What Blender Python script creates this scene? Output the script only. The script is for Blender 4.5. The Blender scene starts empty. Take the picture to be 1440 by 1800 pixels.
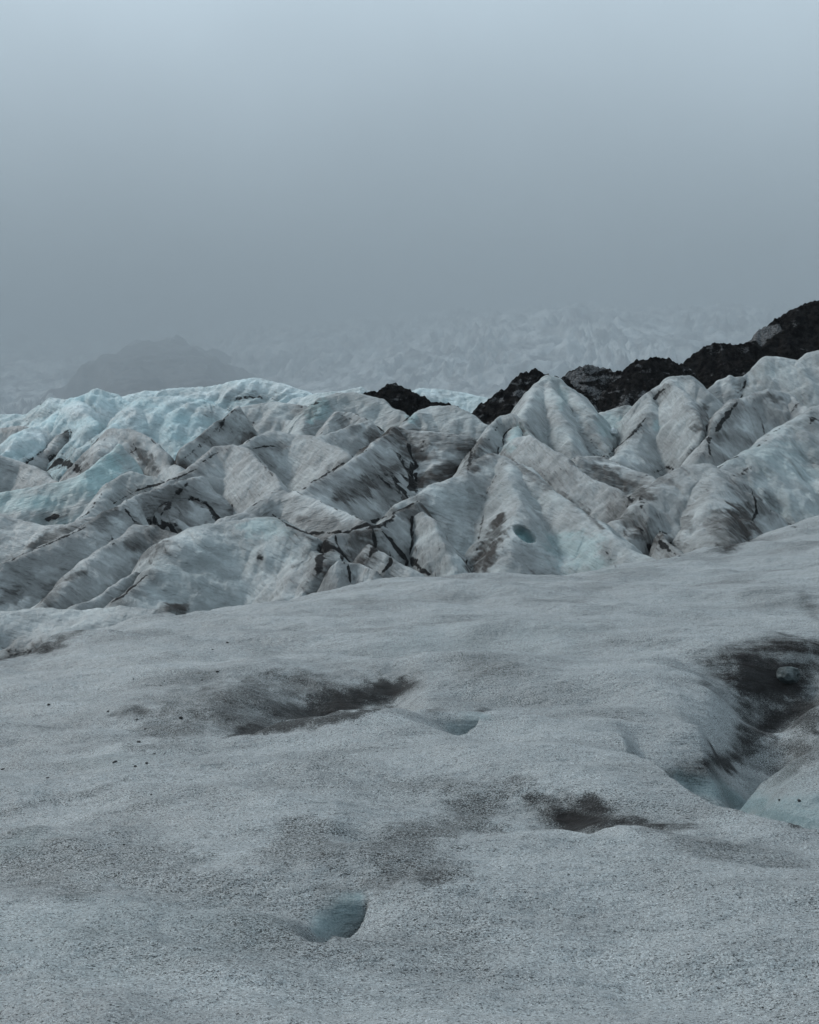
import bpy, math, random
import numpy as np

random.seed(4)
scene = bpy.context.scene
COL = scene.collection
R = math.radians

# ------------------------------------------------------------------ camera
EYE = np.array([0.0, 0.0, 10.0])
FPX = 1930.0                                  # focal length in photo pixels (1440 x 1800)
TH = math.atan(200.0 / FPX)                   # downward pitch
cam_data = bpy.data.cameras.new('camera')
cam = bpy.data.objects.new('camera', cam_data)
COL.objects.link(cam)
cam.location = EYE
cam.rotation_euler = (math.pi / 2 - TH, 0, 0)
cam_data.sensor_fit = 'VERTICAL'
cam_data.sensor_height = 24
cam_data.lens = 24 * FPX / 1800
cam_data.clip_start = 0.1
cam_data.clip_end = 120000
scene.camera = cam

# ------------------------------------------------------------------ sky, sun, exposure
SUN_EL, SUN_ROT = R(40), R(300)
world = bpy.data.worlds.new('World')
scene.world = world
world.use_nodes = True
wn, wl = world.node_tree.nodes, world.node_tree.links
wn.clear()
w_out = wn.new('ShaderNodeOutputWorld')
w_bg = wn.new('ShaderNodeBackground')
w_bg.inputs['Strength'].default_value = 0.055
w_sky = wn.new('ShaderNodeTexSky')
w_sky.sky_type = 'NISHITA'
w_sky.sun_disc = False
w_sky.sun_elevation = SUN_EL
w_sky.sun_rotation = SUN_ROT
w_sky.air_density = 1.0
w_sky.dust_density = 2.0
# cloud deck: an even grey cover, brighter overhead, with soft large billows
w_tc = wn.new('ShaderNodeTexCoord')
w_sep = wn.new('ShaderNodeSeparateXYZ')
w_ramp = wn.new('ShaderNodeMapRange')
w_ramp.inputs['From Min'].default_value = -0.02
w_ramp.inputs['From Max'].default_value = 0.5
w_ramp.inputs['To Min'].default_value = 1.4
w_ramp.inputs['To Max'].default_value = 10.0
w_noise = wn.new('ShaderNodeTexNoise')
w_noise.inputs['Scale'].default_value = 2.2
w_noise.inputs['Detail'].default_value = 4
w_nr = wn.new('ShaderNodeMapRange')
w_nr.inputs['From Min'].default_value = 0.3
w_nr.inputs['From Max'].default_value = 0.7
w_nr.inputs['To Min'].default_value = 0.86
w_nr.inputs['To Max'].default_value = 1.14
w_mul = wn.new('ShaderNodeMath'); w_mul.operation = 'MULTIPLY'
w_tint = wn.new('ShaderNodeVectorMath'); w_tint.operation = 'SCALE'
w_tint.inputs[0].default_value = (0.80, 0.96, 1.075)
w_mix = wn.new('ShaderNodeMix'); w_mix.data_type = 'RGBA'
w_mix.inputs['Factor'].default_value = 0.90
wl.new(w_tc.outputs['Generated'], w_sep.inputs[0])
wl.new(w_sep.outputs['Z'], w_ramp.inputs['Value'])
wl.new(w_tc.outputs['Generated'], w_noise.inputs['Vector'])
wl.new(w_noise.outputs['Fac'], w_nr.inputs['Value'])
wl.new(w_ramp.outputs[0], w_mul.inputs[0])
wl.new(w_nr.outputs[0], w_mul.inputs[1])
wl.new(w_mul.outputs[0], w_tint.inputs['Scale'])
wl.new(w_sky.outputs['Color'], w_mix.inputs['A'])
wl.new(w_tint.outputs[0], w_mix.inputs['B'])
wl.new(w_mix.outputs['Result'], w_bg.inputs['Color'])
wl.new(w_bg.outputs[0], w_out.inputs['Surface'])

sun_data = bpy.data.lights.new('sun', 'SUN')
sun_data.energy = 1.5
sun_data.angle = R(11)
sun_data.color = (1.0, 0.97, 0.94)
sun = bpy.data.objects.new('sun', sun_data)
COL.objects.link(sun)
# Nishita: rotation is measured clockwise from +Y; aim the lamp from the same point of the sky
sd = np.array([math.sin(SUN_ROT) * math.cos(SUN_EL), math.cos(SUN_ROT) * math.cos(SUN_EL), math.sin(SUN_EL)])
from mathutils import Vector
sun.rotation_euler = Vector(-sd).to_track_quat('-Z', 'Y').to_euler()
sun.location = (0, -20, 60)

scene.view_settings.view_transform = 'Standard'
scene.view_settings.look = 'None'
scene.view_settings.gamma = 1
scene.view_settings.exposure = 1.55
scene.cycles.volume_bounces = 1
scene.cycles.max_bounces = 6
scene.cycles.use_denoising = True
scene.cycles.denoiser = 'OPENIMAGEDENOISE'
scene.cycles.denoising_input_passes = 'RGB_ALBEDO_NORMAL'
scene.cycles.denoising_prefilter = 'ACCURATE'

# ------------------------------------------------------------------ numeric helpers
def _hash(ix, iy, seed):
    h = (ix.astype(np.int64) * 374761393 + iy.astype(np.int64) * 668265263 + seed * 974711) & 0xFFFFFFFF
    h = ((h ^ (h >> 13)) * 1274126177) & 0xFFFFFFFF
    return (h ^ (h >> 16)) & 0xFFFF

def perlin(x, y, seed=0):
    x = np.asarray(x, float); y = np.asarray(y, float)
    x0 = np.floor(x); y0 = np.floor(y)
    fx = x - x0; fy = y - y0
    u = fx * fx * fx * (fx * (fx * 6 - 15) + 10)
    v = fy * fy * fy * (fy * (fy * 6 - 15) + 10)
    def g(dx, dy):
        a = _hash(x0 + dx, y0 + dy, seed) * (2 * math.pi / 65536)
        return np.cos(a) * (fx - dx) + np.sin(a) * (fy - dy)
    n0 = g(0, 0) * (1 - u) + g(1, 0) * u
    n1 = g(0, 1) * (1 - u) + g(1, 1) * u
    return (n0 * (1 - v) + n1 * v) * 1.5

def fbm(x, y, seed=0, octs=4, gain=0.5):
    a, s, f = 1.0, 0.0, 1.0
    for o in range(octs):
        s = s + a * perlin(x * f + 17.3 * o, y * f - 9.1 * o, seed + o * 13)
        a *= gain; f *= 2.03
    return s

def ridged(x, y, seed=0, octs=3):
    a, s, f = 1.0, 0.0, 1.0
    for o in range(octs):
        s = s + a * (1 - np.abs(perlin(x * f + 5.7 * o, y * f + 3.3 * o, seed + o * 7)) * 1.6)
        a *= 0.5; f *= 2.1
    return s

def sstep(a, b, x):
    t = np.clip((x - a) / (b - a), 0, 1)
    return t * t * (3 - 2 * t)

def ray(px, py):
    u = (px - 720.0) / FPX; v = (900.0 - py) / FPX
    return np.array([u, math.cos(TH) + v * math.sin(TH), -math.sin(TH) + v * math.cos(TH)])

def at(px, py, D):
    d = ray(px, py)
    return EYE + d * (D / d[1])

def seg_dist2(x, y, pts):
    """distance and running parameter (0..n-1) to a plan polyline"""
    best = np.full(np.shape(x), 1e9); par = np.zeros(np.shape(x)); side = np.zeros(np.shape(x))
    for i in range(len(pts) - 1):
        ax, ay = pts[i][:2]; bx, by = pts[i + 1][:2]
        ex, ey = bx - ax, by - ay
        L2 = ex * ex + ey * ey + 1e-9
        t = np.clip(((x - ax) * ex + (y - ay) * ey) / L2, 0, 1)
        dx = x - ax - t * ex; dy = y - ay - t * ey
        d = np.sqrt(dx * dx + dy * dy)
        m = d < best
        best = np.where(m, d, best); par = np.where(m, i + t, par)
        side = np.where(m, np.sign(ex * (y - ay) - ey * (x - ax)), side)
    return best, par, side

def seg_dist3(P, pts):
    best = np.full(len(P), 1e9); par = np.zeros(len(P))
    for i in range(len(pts) - 1):
        a = pts[i]; e = pts[i + 1] - a
        t = np.clip(((P - a) @ e) / (e @ e + 1e-9), 0, 1)
        d = np.linalg.norm(P - a - t[:, None] * e, axis=1)
        m = d < best
        best = np.where(m, d, best); par = np.where(m, i + t, par)
    return best, par

# ------------------------------------------------------------------ object helpers
def mesh_from(name, verts, quads, mat, attrs=None, origin=None):
    verts = np.asarray(verts, np.float32)
    if origin is not None:
        verts = verts - np.asarray(origin, np.float32)
    me = bpy.data.meshes.new(name)
    nv, nf = len(verts), len(quads)
    k = quads.shape[1]
    me.vertices.add(nv); me.vertices.foreach_set('co', verts.ravel())
    me.loops.add(nf * k); me.loops.foreach_set('vertex_index', np.asarray(quads, np.int32).ravel())
    me.polygons.add(nf)
    me.polygons.foreach_set('loop_start', np.arange(0, nf * k, k, dtype=np.int32))
    me.polygons.foreach_set('loop_total', np.full(nf, k, np.int32))
    me.polygons.foreach_set('use_smooth', np.ones(nf, bool))
    me.update(calc_edges=True)
    for an, (typ, data) in (attrs or {}).items():
        at_ = me.attributes.new(an, typ, 'POINT')
        at_.data.foreach_set('color' if typ == 'FLOAT_COLOR' else 'vector', np.asarray(data, np.float32).ravel())
    me.materials.append(mat)
    o = bpy.data.objects.new(name, me)
    COL.objects.link(o)
    if origin is not None:
        o.location = [float(v) for v in origin]
    return o

def tag(o, label=None, cat=None, group=None, kind=None):
    if label: o['label'] = label
    if cat: o['category'] = cat
    if group: o['group'] = group
    if kind: o['kind'] = kind
    return o

# ------------------------------------------------------------------ materials
class NT:
    def __init__(self, name):
        self.mat = bpy.data.materials.new(name)
        self.mat.use_nodes = True
        self.n = self.mat.node_tree.nodes; self.l = self.mat.node_tree.links
        self.n.clear()
        self.out = self.n.new('ShaderNodeOutputMaterial')
        self.bsdf = self.n.new('ShaderNodeBsdfPrincipled')
        self.l.new(self.bsdf.outputs[0], self.out.inputs['Surface'])
    def put(self, sock, v):
        if isinstance(v, bpy.types.NodeSocket): self.l.new(v, sock)
        elif isinstance(v, (tuple, list)) and len(v) == 3 and sock.type == 'RGBA': sock.default_value = (*v, 1)
        else: sock.default_value = v
    def math(self, op, a, b=0.0, clamp=False):
        m = self.n.new('ShaderNodeMath'); m.operation = op; m.use_clamp = clamp
        self.put(m.inputs[0], a); self.put(m.inputs[1], b)
        return m.outputs[0]
    def rng(self, v, a, b, c=0.0, d=1.0, smooth=True):
        m = self.n.new('ShaderNodeMapRange')
        m.interpolation_type = 'SMOOTHSTEP' if smooth else 'LINEAR'
        self.put(m.inputs['Value'], v)
        for k, q in zip(('From Min', 'From Max', 'To Min', 'To Max'), (a, b, c, d)): self.put(m.inputs[k], q)
        return m.outputs[0]
    def mix(self, f, a, b, mode='MIX'):
        m = self.n.new('ShaderNodeMix'); m.data_type = 'RGBA'; m.blend_type = mode
        self.put(m.inputs['Factor'], f); self.put(m.inputs['A'], a); self.put(m.inputs['B'], b)
        return m.outputs['Result']
    def attr(self, name):
        a = self.n.new('ShaderNodeAttribute'); a.attribute_name = name
        return a
    def pos(self):
        return self.n.new('ShaderNodeNewGeometry').outputs['Position']
    def mapped(self, v, scale, rot=(0, 0, 0)):
        m = self.n.new('ShaderNodeMapping')
        m.inputs['Scale'].default_value = scale; m.inputs['Rotation'].default_value = rot
        self.put(m.inputs['Vector'], v)
        return m.outputs[0]
    def noise(self, v, scale, detail=3, rough=0.55, dist=0.0):
        t = self.n.new('ShaderNodeTexNoise')
        self.put(t.inputs['Vector'], v); t.inputs['Scale'].default_value = scale
        t.inputs['Detail'].default_value = detail; t.inputs['Roughness'].default_value = rough
        t.inputs['Distortion'].default_value = dist
        return t.outputs['Fac']
    def bump(self, h, strength, dist, normal=None):
        b = self.n.new('ShaderNodeBump')
        b.inputs['Strength'].default_value = strength; b.inputs['Distance'].default_value = dist
        self.put(b.inputs['Height'], h)
        if normal is not None: self.put(b.inputs['Normal'], normal)
        return b.outputs[0]

def ground_ice_material():
    m = NT('granular_dirty_ice')
    p = m.pos()
    st = m.attr('stain').outputs['Color']
    sep = m.n.new('ShaderNodeSeparateColor'); m.put(sep.inputs[0], st)
    dust, grit, blue = sep.outputs
    broad = m.noise(m.mapped(p, (0.35, 0.9, 0.9), (0, 0, 0.12)), 1.0, 5, 0.6)
    streak = m.noise(m.mapped(p, (0.5, 4.5, 4.0), (0, 0, 0.16)), 1.0, 5, 0.65, 0.4)
    grain = m.noise(p, 34.0, 4, 0.7)
    fleck = m.noise(m.mapped(p, (32, 60, 48), (0, 0, 0.5)), 1.0, 2, 0.55, 0.9)
    fleck2 = m.noise(m.mapped(p, (90, 135, 110), (0, 0, -0.5)), 1.0, 2, 0.5, 1.2)
    crumb = m.noise(m.mapped(p, (46, 66, 60)), 1.0, 2, 0.6, 0.3)
    base = m.mix(m.rng(broad, 0.3, 0.7), (0.215, 0.238, 0.244), (0.30, 0.33, 0.336))
    base = m.mix(m.rng(streak, 0.35, 0.7, 0.0, 0.45), base, (0.24, 0.257, 0.262))
    base = m.mix(m.rng(grain, 0.36, 0.60, 0.0, 1.0), (0.15, 0.163, 0.167), base)
    base = m.mix(m.rng(crumb, 0.58, 0.74, 0.0, 0.75), base, (0.56, 0.60, 0.615))
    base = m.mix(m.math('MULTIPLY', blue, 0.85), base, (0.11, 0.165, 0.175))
    dn = m.math('MULTIPLY', dust, m.math('MULTIPLY', m.rng(streak, 0.25, 0.7, 0.6, 1.35), m.rng(grain, 0.3, 0.62, 1.25, 0.72)), True)
    base = m.mix(dn, base, (0.014, 0.0125, 0.012))
    # grit: threshold falls where more of it lies
    lo = m.rng(grit, 0, 1, 0.62, 0.30, False)
    hi = m.math('ADD', lo, 0.06)
    fm = m.rng(fleck, lo, hi)
    lo2 = m.rng(grit, 0, 1, 0.62, 0.33, False)
    curl = m.noise(m.mapped(p, (13, 24, 20), (0, 0, 0.2)), 1.0, 3, 0.6, 2.2)
    cl = m.rng(grit, 0.05, 0.6, 0.655, 0.56, False)
    fm = m.math('MAXIMUM', fm, m.rng(curl, cl, m.math('ADD', cl, 0.035)))
    fm2 = m.rng(fleck2, lo2, m.math('ADD', lo2, 0.07), 0.0, 0.9)
    base = m.mix(m.math('MULTIPLY', m.math('MAXIMUM', fm, fm2), m.rng(blue, 0.1, 0.7, 0.9, 0.1)), base, (0.014, 0.0135, 0.0135))
    m.put(m.bsdf.inputs['Base Color'], base)
    m.put(m.bsdf.inputs['Roughness'], m.math('SUBTRACT', m.rng(grain, 0.3, 0.7, 0.45, 0.75), m.rng(blue, 0.4, 0.9, 0.0, 0.3)))
    m.put(m.bsdf.inputs['Specular IOR Level'], m.rng(m.math('MAXIMUM', dn, m.math('MULTIPLY', m.math('MAXIMUM', fm, fm2), 0.8)), 0.1, 0.8, 0.32, 0.03))
    h = m.math('ADD', m.math('MULTIPLY', grain, 0.6), m.math('MULTIPLY', crumb, 0.8))
    b = m.bump(h, 0.5, 0.018)
    lumps = m.noise(m.mapped(p, (4.5, 7.5, 6.0)), 1.0, 5, 0.65, 0.3)
    b = m.bump(lumps, 0.6, 0.085, b)
    b = m.bump(streak, 0.5, 0.14, b)
    m.put(m.bsdf.inputs['Normal'], b)
    return m.mat

def ridge_ice_material(name, pale, shade, blue_c, grit_c=(0.008, 0.008, 0.0085)):
    m = NT(name)
    p = m.pos()
    f = m.attr('foliation').outputs['Vector']
    st = m.attr('stain')
    sep = m.n.new('ShaderNodeSeparateColor'); m.put(sep.inputs[0], st.outputs['Color'])
    dust, grit, blue = sep.outputs
    broad = m.noise(p, 0.35, 5, 0.6, 0.5)
    layer = m.noise(m.mapped(f, (0.40, 0.40, 2.6)), 1.0, 8, 0.68, 0.6)
    fine = m.noise(m.mapped(f, (1.0, 1.0, 6.5)), 1.0, 6, 0.65, 0.4)
    grain = m.noise(p, 3.6, 5, 0.72)
    base = m.mix(m.rng(broad, 0.3, 0.7), shade, pale)
    base = m.mix(m.rng(grain, 0.35, 0.65, 0.35, 0.0), base, shade)
    base = m.mix(m.rng(fine, 0.42, 0.68, 0.0, 0.28), base, (0.115, 0.118, 0.118))
    base = m.mix(blue, base, blue_c)
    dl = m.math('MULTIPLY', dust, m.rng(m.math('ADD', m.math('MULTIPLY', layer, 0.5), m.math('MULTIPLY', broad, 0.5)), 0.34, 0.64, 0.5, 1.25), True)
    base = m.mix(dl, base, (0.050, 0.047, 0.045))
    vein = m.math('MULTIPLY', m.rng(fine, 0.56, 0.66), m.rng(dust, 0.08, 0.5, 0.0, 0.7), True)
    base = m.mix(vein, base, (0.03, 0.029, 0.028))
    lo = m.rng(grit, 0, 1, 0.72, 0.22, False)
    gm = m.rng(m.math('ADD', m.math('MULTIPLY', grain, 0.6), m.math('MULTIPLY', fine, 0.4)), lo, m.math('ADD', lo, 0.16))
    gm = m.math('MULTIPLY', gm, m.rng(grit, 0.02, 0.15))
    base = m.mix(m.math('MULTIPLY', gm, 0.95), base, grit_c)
    m.put(m.bsdf.inputs['Base Color'], base)
    m.put(m.bsdf.inputs['Roughness'], m.rng(grain, 0.3, 0.7, 0.42, 0.7))
    m.put(m.bsdf.inputs['Specular IOR Level'], m.rng(m.math('MAXIMUM', dl, gm), 0.1, 0.8, 0.36, 0.03))
    b = m.bump(grain, 0.6, 0.22)
    b = m.bump(fine, 0.6, 0.30, b)
    b = m.bump(layer, 0.5, 0.50, b)
    m.put(m.bsdf.inputs['Normal'], b)
    return m.mat

def debris_material():
    m = NT('black_volcanic_debris')
    p = m.pos()
    big = m.noise(m.mapped(p, (0.35, 0.35, 0.9), (0, 0.3, 0)), 1.0, 5, 0.65, 0.8)
    mid = m.noise(p, 1.6, 5, 0.7)
    fine = m.noise(p, 6.0, 3, 0.7)
    base = m.mix(m.rng(mid, 0.35, 0.65), (0.0025, 0.0025, 0.0028), (0.017, 0.016, 0.0155))
    st = m.attr('stain')
    sep = m.n.new('ShaderNodeSeparateColor'); m.put(sep.inputs[0], st.outputs['Color'])
    bare = sep.outputs[0]
    lo = m.rng(bare, 0, 1, 0.62, 0.32, False)
    ice = m.rng(m.math('ADD', m.math('MULTIPLY', big, 0.65), m.math('MULTIPLY', mid, 0.35)), lo, m.math('ADD', lo, 0.10))
    icec = m.mix(m.rng(fine, 0.35, 0.65), (0.05, 0.051, 0.053), (0.16, 0.165, 0.17))
    base = m.mix(ice, base, icec)
    m.put(m.bsdf.inputs['Base Color'], base)
    m.bsdf.inputs['Roughness'].default_value = 0.85
    m.bsdf.inputs['Specular IOR Level'].default_value = 0.0
    b = m.bump(fine, 0.8, 0.2)
    b = m.bump(mid, 0.9, 0.6, b)
    m.put(m.bsdf.inputs['Normal'], b)
    return m.mat

def plain_rock(name, c0, c1, scale, rough=0.8):
    m = NT(name)
    p = m.pos()
    n = m.noise(p, scale, 5, 0.65)
    m.put(m.bsdf.inputs['Base Color'], m.mix(m.rng(n, 0.35, 0.65), c0, c1))
    m.bsdf.inputs['Roughness'].default_value = rough
    m.bsdf.inputs['Specular IOR Level'].default_value = 0.15
    m.put(m.bsdf.inputs['Normal'], m.bump(n, 0.7, 0.3 / scale))
    return m.mat

def icefall_material():
    m = NT('icefall_snow')
    p = m.pos()
    n = m.noise(m.mapped(p, (0.0045, 0.002, 0.003)), 1.0, 7, 0.68, 0.5)
    n2 = m.noise(m.mapped(p, (0.015, 0.003, 0.006)), 1.0, 6, 0.65, 0.8)
    base = m.mix(m.rng(n, 0.35, 0.65), (0.05, 0.057, 0.06), (0.47, 0.515, 0.53))
    base = m.mix(m.rng(n2, 0.52, 0.68, 0, 0.6), base, (0.05, 0.057, 0.06))
    m.put(m.bsdf.inputs['Base Color'], base)
    m.bsdf.inputs['Roughness'].default_value = 0.8
    m.put(m.bsdf.inputs['Normal'], m.bump(n, 0.9, 60.0))
    return m.mat

M_GROUND = ground_ice_material()
M_RIDGE = ridge_ice_material('stained_glacier_ice', (0.385, 0.42, 0.426), (0.185, 0.199, 0.201), (0.26, 0.395, 0.41))
M_BLUE = ridge_ice_material('clean_blue_ice', (0.50, 0.57, 0.59), (0.25, 0.295, 0.305), (0.31, 0.44, 0.47))
M_DEBRIS = debris_material()
M_STONE = plain_rock('dark_basalt_stone', (0.010, 0.010, 0.011), (0.03, 0.03, 0.031), 30.0)
M_CLIFF = plain_rock('dark_cliff_rock', (0.015, 0.016, 0.017), (0.06, 0.064, 0.067), 0.004)
M_FALL = icefall_material()
M_BLOCK = plain_rock('loose_ice_block', (0.02, 0.027, 0.028), (0.06, 0.075, 0.078), 6.0, 0.6)

M_PALE = plain_rock('pale_ice_block', (0.30, 0.34, 0.35), (0.46, 0.50, 0.51), 4.0, 0.5)

# ------------------------------------------------------------------ the near glacier surface
CTRL = [(px, 1800, D) for px, D in ((-300, 10.3), (200, 10.1), (720, 10), (1240, 10), (1700, 9.9))]
CTRL += [(px, 1600, D) for px, D in ((-300, 13.6), (0, 13.4), (400, 13), (900, 12.8), (1300, 12.8), (1700, 12.8))]
CTRL += [(px, 1450, D) for px, D in ((-250, 17.2), (0, 17), (350, 16.2), (720, 16), (1100, 15.8), (1700, 15.6))]
CTRL += [(px, 1330, D) for px, D in ((-250, 22.0), (0, 21.6), (350, 20.4), (720, 20), (1100, 19.6), (1700, 19.0))]
CTRL += [(px, 1220, D) for px, D in ((-250, 28), (0, 27.6), (300, 26.4), (720, 25.5), (1100, 25), (1700, 24))]
CTRL += [(px, 1100, D) for px, D in ((420, 35.5), (720, 34), (1100, 33), (1700, 31))]
CREST = [(-300, 1215, 31), (0, 1165, 33.5), (140, 1112, 37), (330, 1081, 39.5), (450, 1055, 41), (560, 1035, 42), (660, 1018, 43), (750, 1010, 44), (900, 1007, 44.5),
         (1000, 1009, 45), (1080, 1001, 46), (1180, 986, 48), (1270, 964, 50), (1350, 945, 52), (1440, 914, 54), (1560, 885, 56), (1720, 850, 58)]
CTRL += CREST
_P = np.array([at(*c) for c in CTRL])

def _tps(r2):
    return 0.5 * r2 * np.log(r2 + 1e-9)
_n = len(_P)
_A = np.zeros((_n + 3, _n + 3))
_d2 = ((_P[:, None, :2] - _P[None, :, :2]) ** 2).sum(-1)
_A[:_n, :_n] = _tps(_d2) + np.eye(_n) * 2.0
_A[:_n, _n] = 1; _A[:_n, _n + 1:] = _P[:, :2]
_A[_n, :_n] = 1; _A[_n + 1:, :_n] = _P[:, :2].T
_W = np.linalg.solve(_A, np.concatenate([_P[:, 2], [0, 0, 0]]))
_C = np.array([at(*c) for c in CREST])

def ground_base(x, y):
    z = _W[_n] + _W[_n + 1] * x + _W[_n + 2] * y
    for i in range(_n):
        z = z + _W[i] * _tps((x - _P[i, 0]) ** 2 + (y - _P[i, 1]) ** 2)
    return z

def on_base(px, py):
    """where a ray of the photograph meets the smooth near surface"""
    d = ray(px, py); ys = np.arange(6, 62, 0.05)
    X = EYE[0] + d[0] * ys / d[1]; Z = EYE[2] + d[2] * ys / d[1]
    g = ground_base(X, ys)
    k = np.argmax(g > Z) if (g > Z).any() else len(ys) - 1
    return np.array([X[k], ys[k], Z[k]])

def line_on_base(pts):
    return [on_base(*p) for p in pts]

# swells whose far side falls away: (line in the photo, drop, sharpness, reach)
LIPS = [
    (line_on_base([(40, 1432), (120, 1412), (220, 1370), (280, 1338), (330, 1312), (400, 1290), (500, 1273), (580, 1268), (660, 1262), (760, 1250)]), 1.05, 1.0, 4.2),
    (line_on_base([(-120, 1185), (0, 1163), (60, 1148), (110, 1128), (140, 1113)]), 0.9, 0.5, 3.5),
    (line_on_base([(560, 1500), (680, 1492), (820, 1482), (920, 1474), (1020, 1478), (1110, 1484)]), 0.34, 0.5, 1.9),
    (line_on_base([(1120, 1345), (1168, 1358), (1210, 1385), (1262, 1410), (1330, 1431), (1385, 1442), (1450, 1456), (1560, 1490), (1700, 1520)]), 1.7, 0.16, 1.7),
    (line_on_base([(1285, 1340), (1330, 1318), (1390, 1297), (1450, 1262), (1520, 1240), (1600, 1225)]), 1.1, 0.25, 2.6),
]
CHANNEL = line_on_base([(1500, 1150), (1420, 1168), (1350, 1190), (1345, 1235), (1400, 1258), (1330, 1300), (1250, 1335), (1195, 1358)])
PIT = on_base(1335, 1178)
HOLES = [  # slot line, steep near side width, length of the sloping far wall, depth
    (line_on_base([(560, 1652), (592, 1624), (632, 1592), (644, 1572)]), 0.05, 0.26, 0.90),
    (line_on_base([(800, 1294), (830, 1284), (858, 1262), (868, 1248)]), 0.08, 1.05, 1.15),
]

def ground_h(x, y):
    r = np.hypot(x, y)
    fx = np.clip(x, -45, 45); fy = np.clip(y, 2, 64)
    z = ground_base(fx, fy)
    # rolling swells and drawn-out ripples of the melting surface
    z = z + 0.40 * fbm(x / 7.5 + 0.15 * y, y / 4.6, 3, 3) + 0.07 * fbm(x / 1.6, y / 0.75 + 0.25 * x, 8, 4)
    z = z + 0.012 * fbm(x / 0.28, y / 0.16, 21, 3)
    near = (y > 5) & (y < 62) & (np.abs(x) < 40)
    if near.any():
        xx, yy, zz = x[near], y[near], z[near]
        wob = 0.25 * fbm(xx / 2.2, yy / 2.2, 31, 3)
        for pts, drop, sharp, reach in LIPS:
            lx = np.array([p[0] for p in pts]); ly = np.array([p[1] for p in pts])
            fx_ = np.linspace(lx[0], lx[-1], 200)
            fy_ = np.interp(fx_, lx, ly)
            fy_ = np.convolve(np.pad(fy_, 12, mode='edge'), np.ones(25) / 25, 'valid')
            sm = np.stack([fx_, fy_], 1)[::5]
            d, par, _ = seg_dist2(xx, yy, sm)
            s = np.where(yy > np.interp(xx, fx_, fy_), d, -d)
            s = s + wob * min(1.0, reach / 3)
            fr = (xx - lx[0]) / (lx[-1] - lx[0])
            fade = sstep(*((0.22, 0.62) if reach > 4 else (0.0, 0.16)), fr) * (1 - sstep(0.84, 1.0, fr))
            f = np.where(s > 0, (1 - np.exp(-(np.abs(s) / sharp) ** 1.5)) * np.exp(-(s / reach) ** 2), 0)
            rise = 0.06 * drop * np.exp(-(s / (reach * 0.6)) ** 2)
            zz = zz - drop * f * fade + (rise * fade if reach > 3 else 0)
        d, par, side = seg_dist2(xx, yy, CHANNEL)
        d = np.maximum(0, d + 0.5 * wob)
        zz = zz - 0.75 * np.exp(-(d / 0.95) ** 2.5) * sstep(0, 0.6, 7 - par)
        d = np.hypot((xx - PIT[0]) / 1.5, (yy - PIT[1]) / 1.15)
        zz = zz - 0.55 * np.exp(-d ** 2) + 0.16 * np.exp(-((d - 1.7) / 0.6) ** 2)
        for pts, near_w, far_w, dep in HOLES:
            d, par, side = seg_dist2(xx, yy, pts)
            ends = sstep(0.0, 0.9, par) * (1 - sstep(2.4, 3.0, par))
            wall = np.where(side > 0, np.exp(-(d / far_w) ** 1.3), 1 - sstep(0.0, near_w, d))
            cx_, cy_ = np.mean([p[:2] for p in pts], 0)
            bowl = np.exp(-(((xx - cx_) / (far_w * 1.5)) ** 2 + ((yy - cy_) / (far_w * 2.0)) ** 2))
            zz = zz - dep * wall * ends - 0.16 * dep * bowl
        z[near] = zz
    # beyond the brow the surface rolls down to the trough in front of the ridges
    yc = np.interp(x, _C[:, 0], _C[:, 1])
    t = np.maximum(0, y - yc)
    z = z - 0.62 * (np.sqrt(t * t + 6.0) - math.sqrt(6.0))
    z = np.where(y < 2, np.maximum(z, 2.0), z)
    far = sstep(70, 110, r)
    z = np.where(y > 30, np.maximum(z, -6 + 0.4 * np.sin(x * 0.3)), z)
    z = z * (1 - far) + far * (-6.0 - np.clip(0.06 * (r - 150), 0, 330))
    return z

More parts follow.
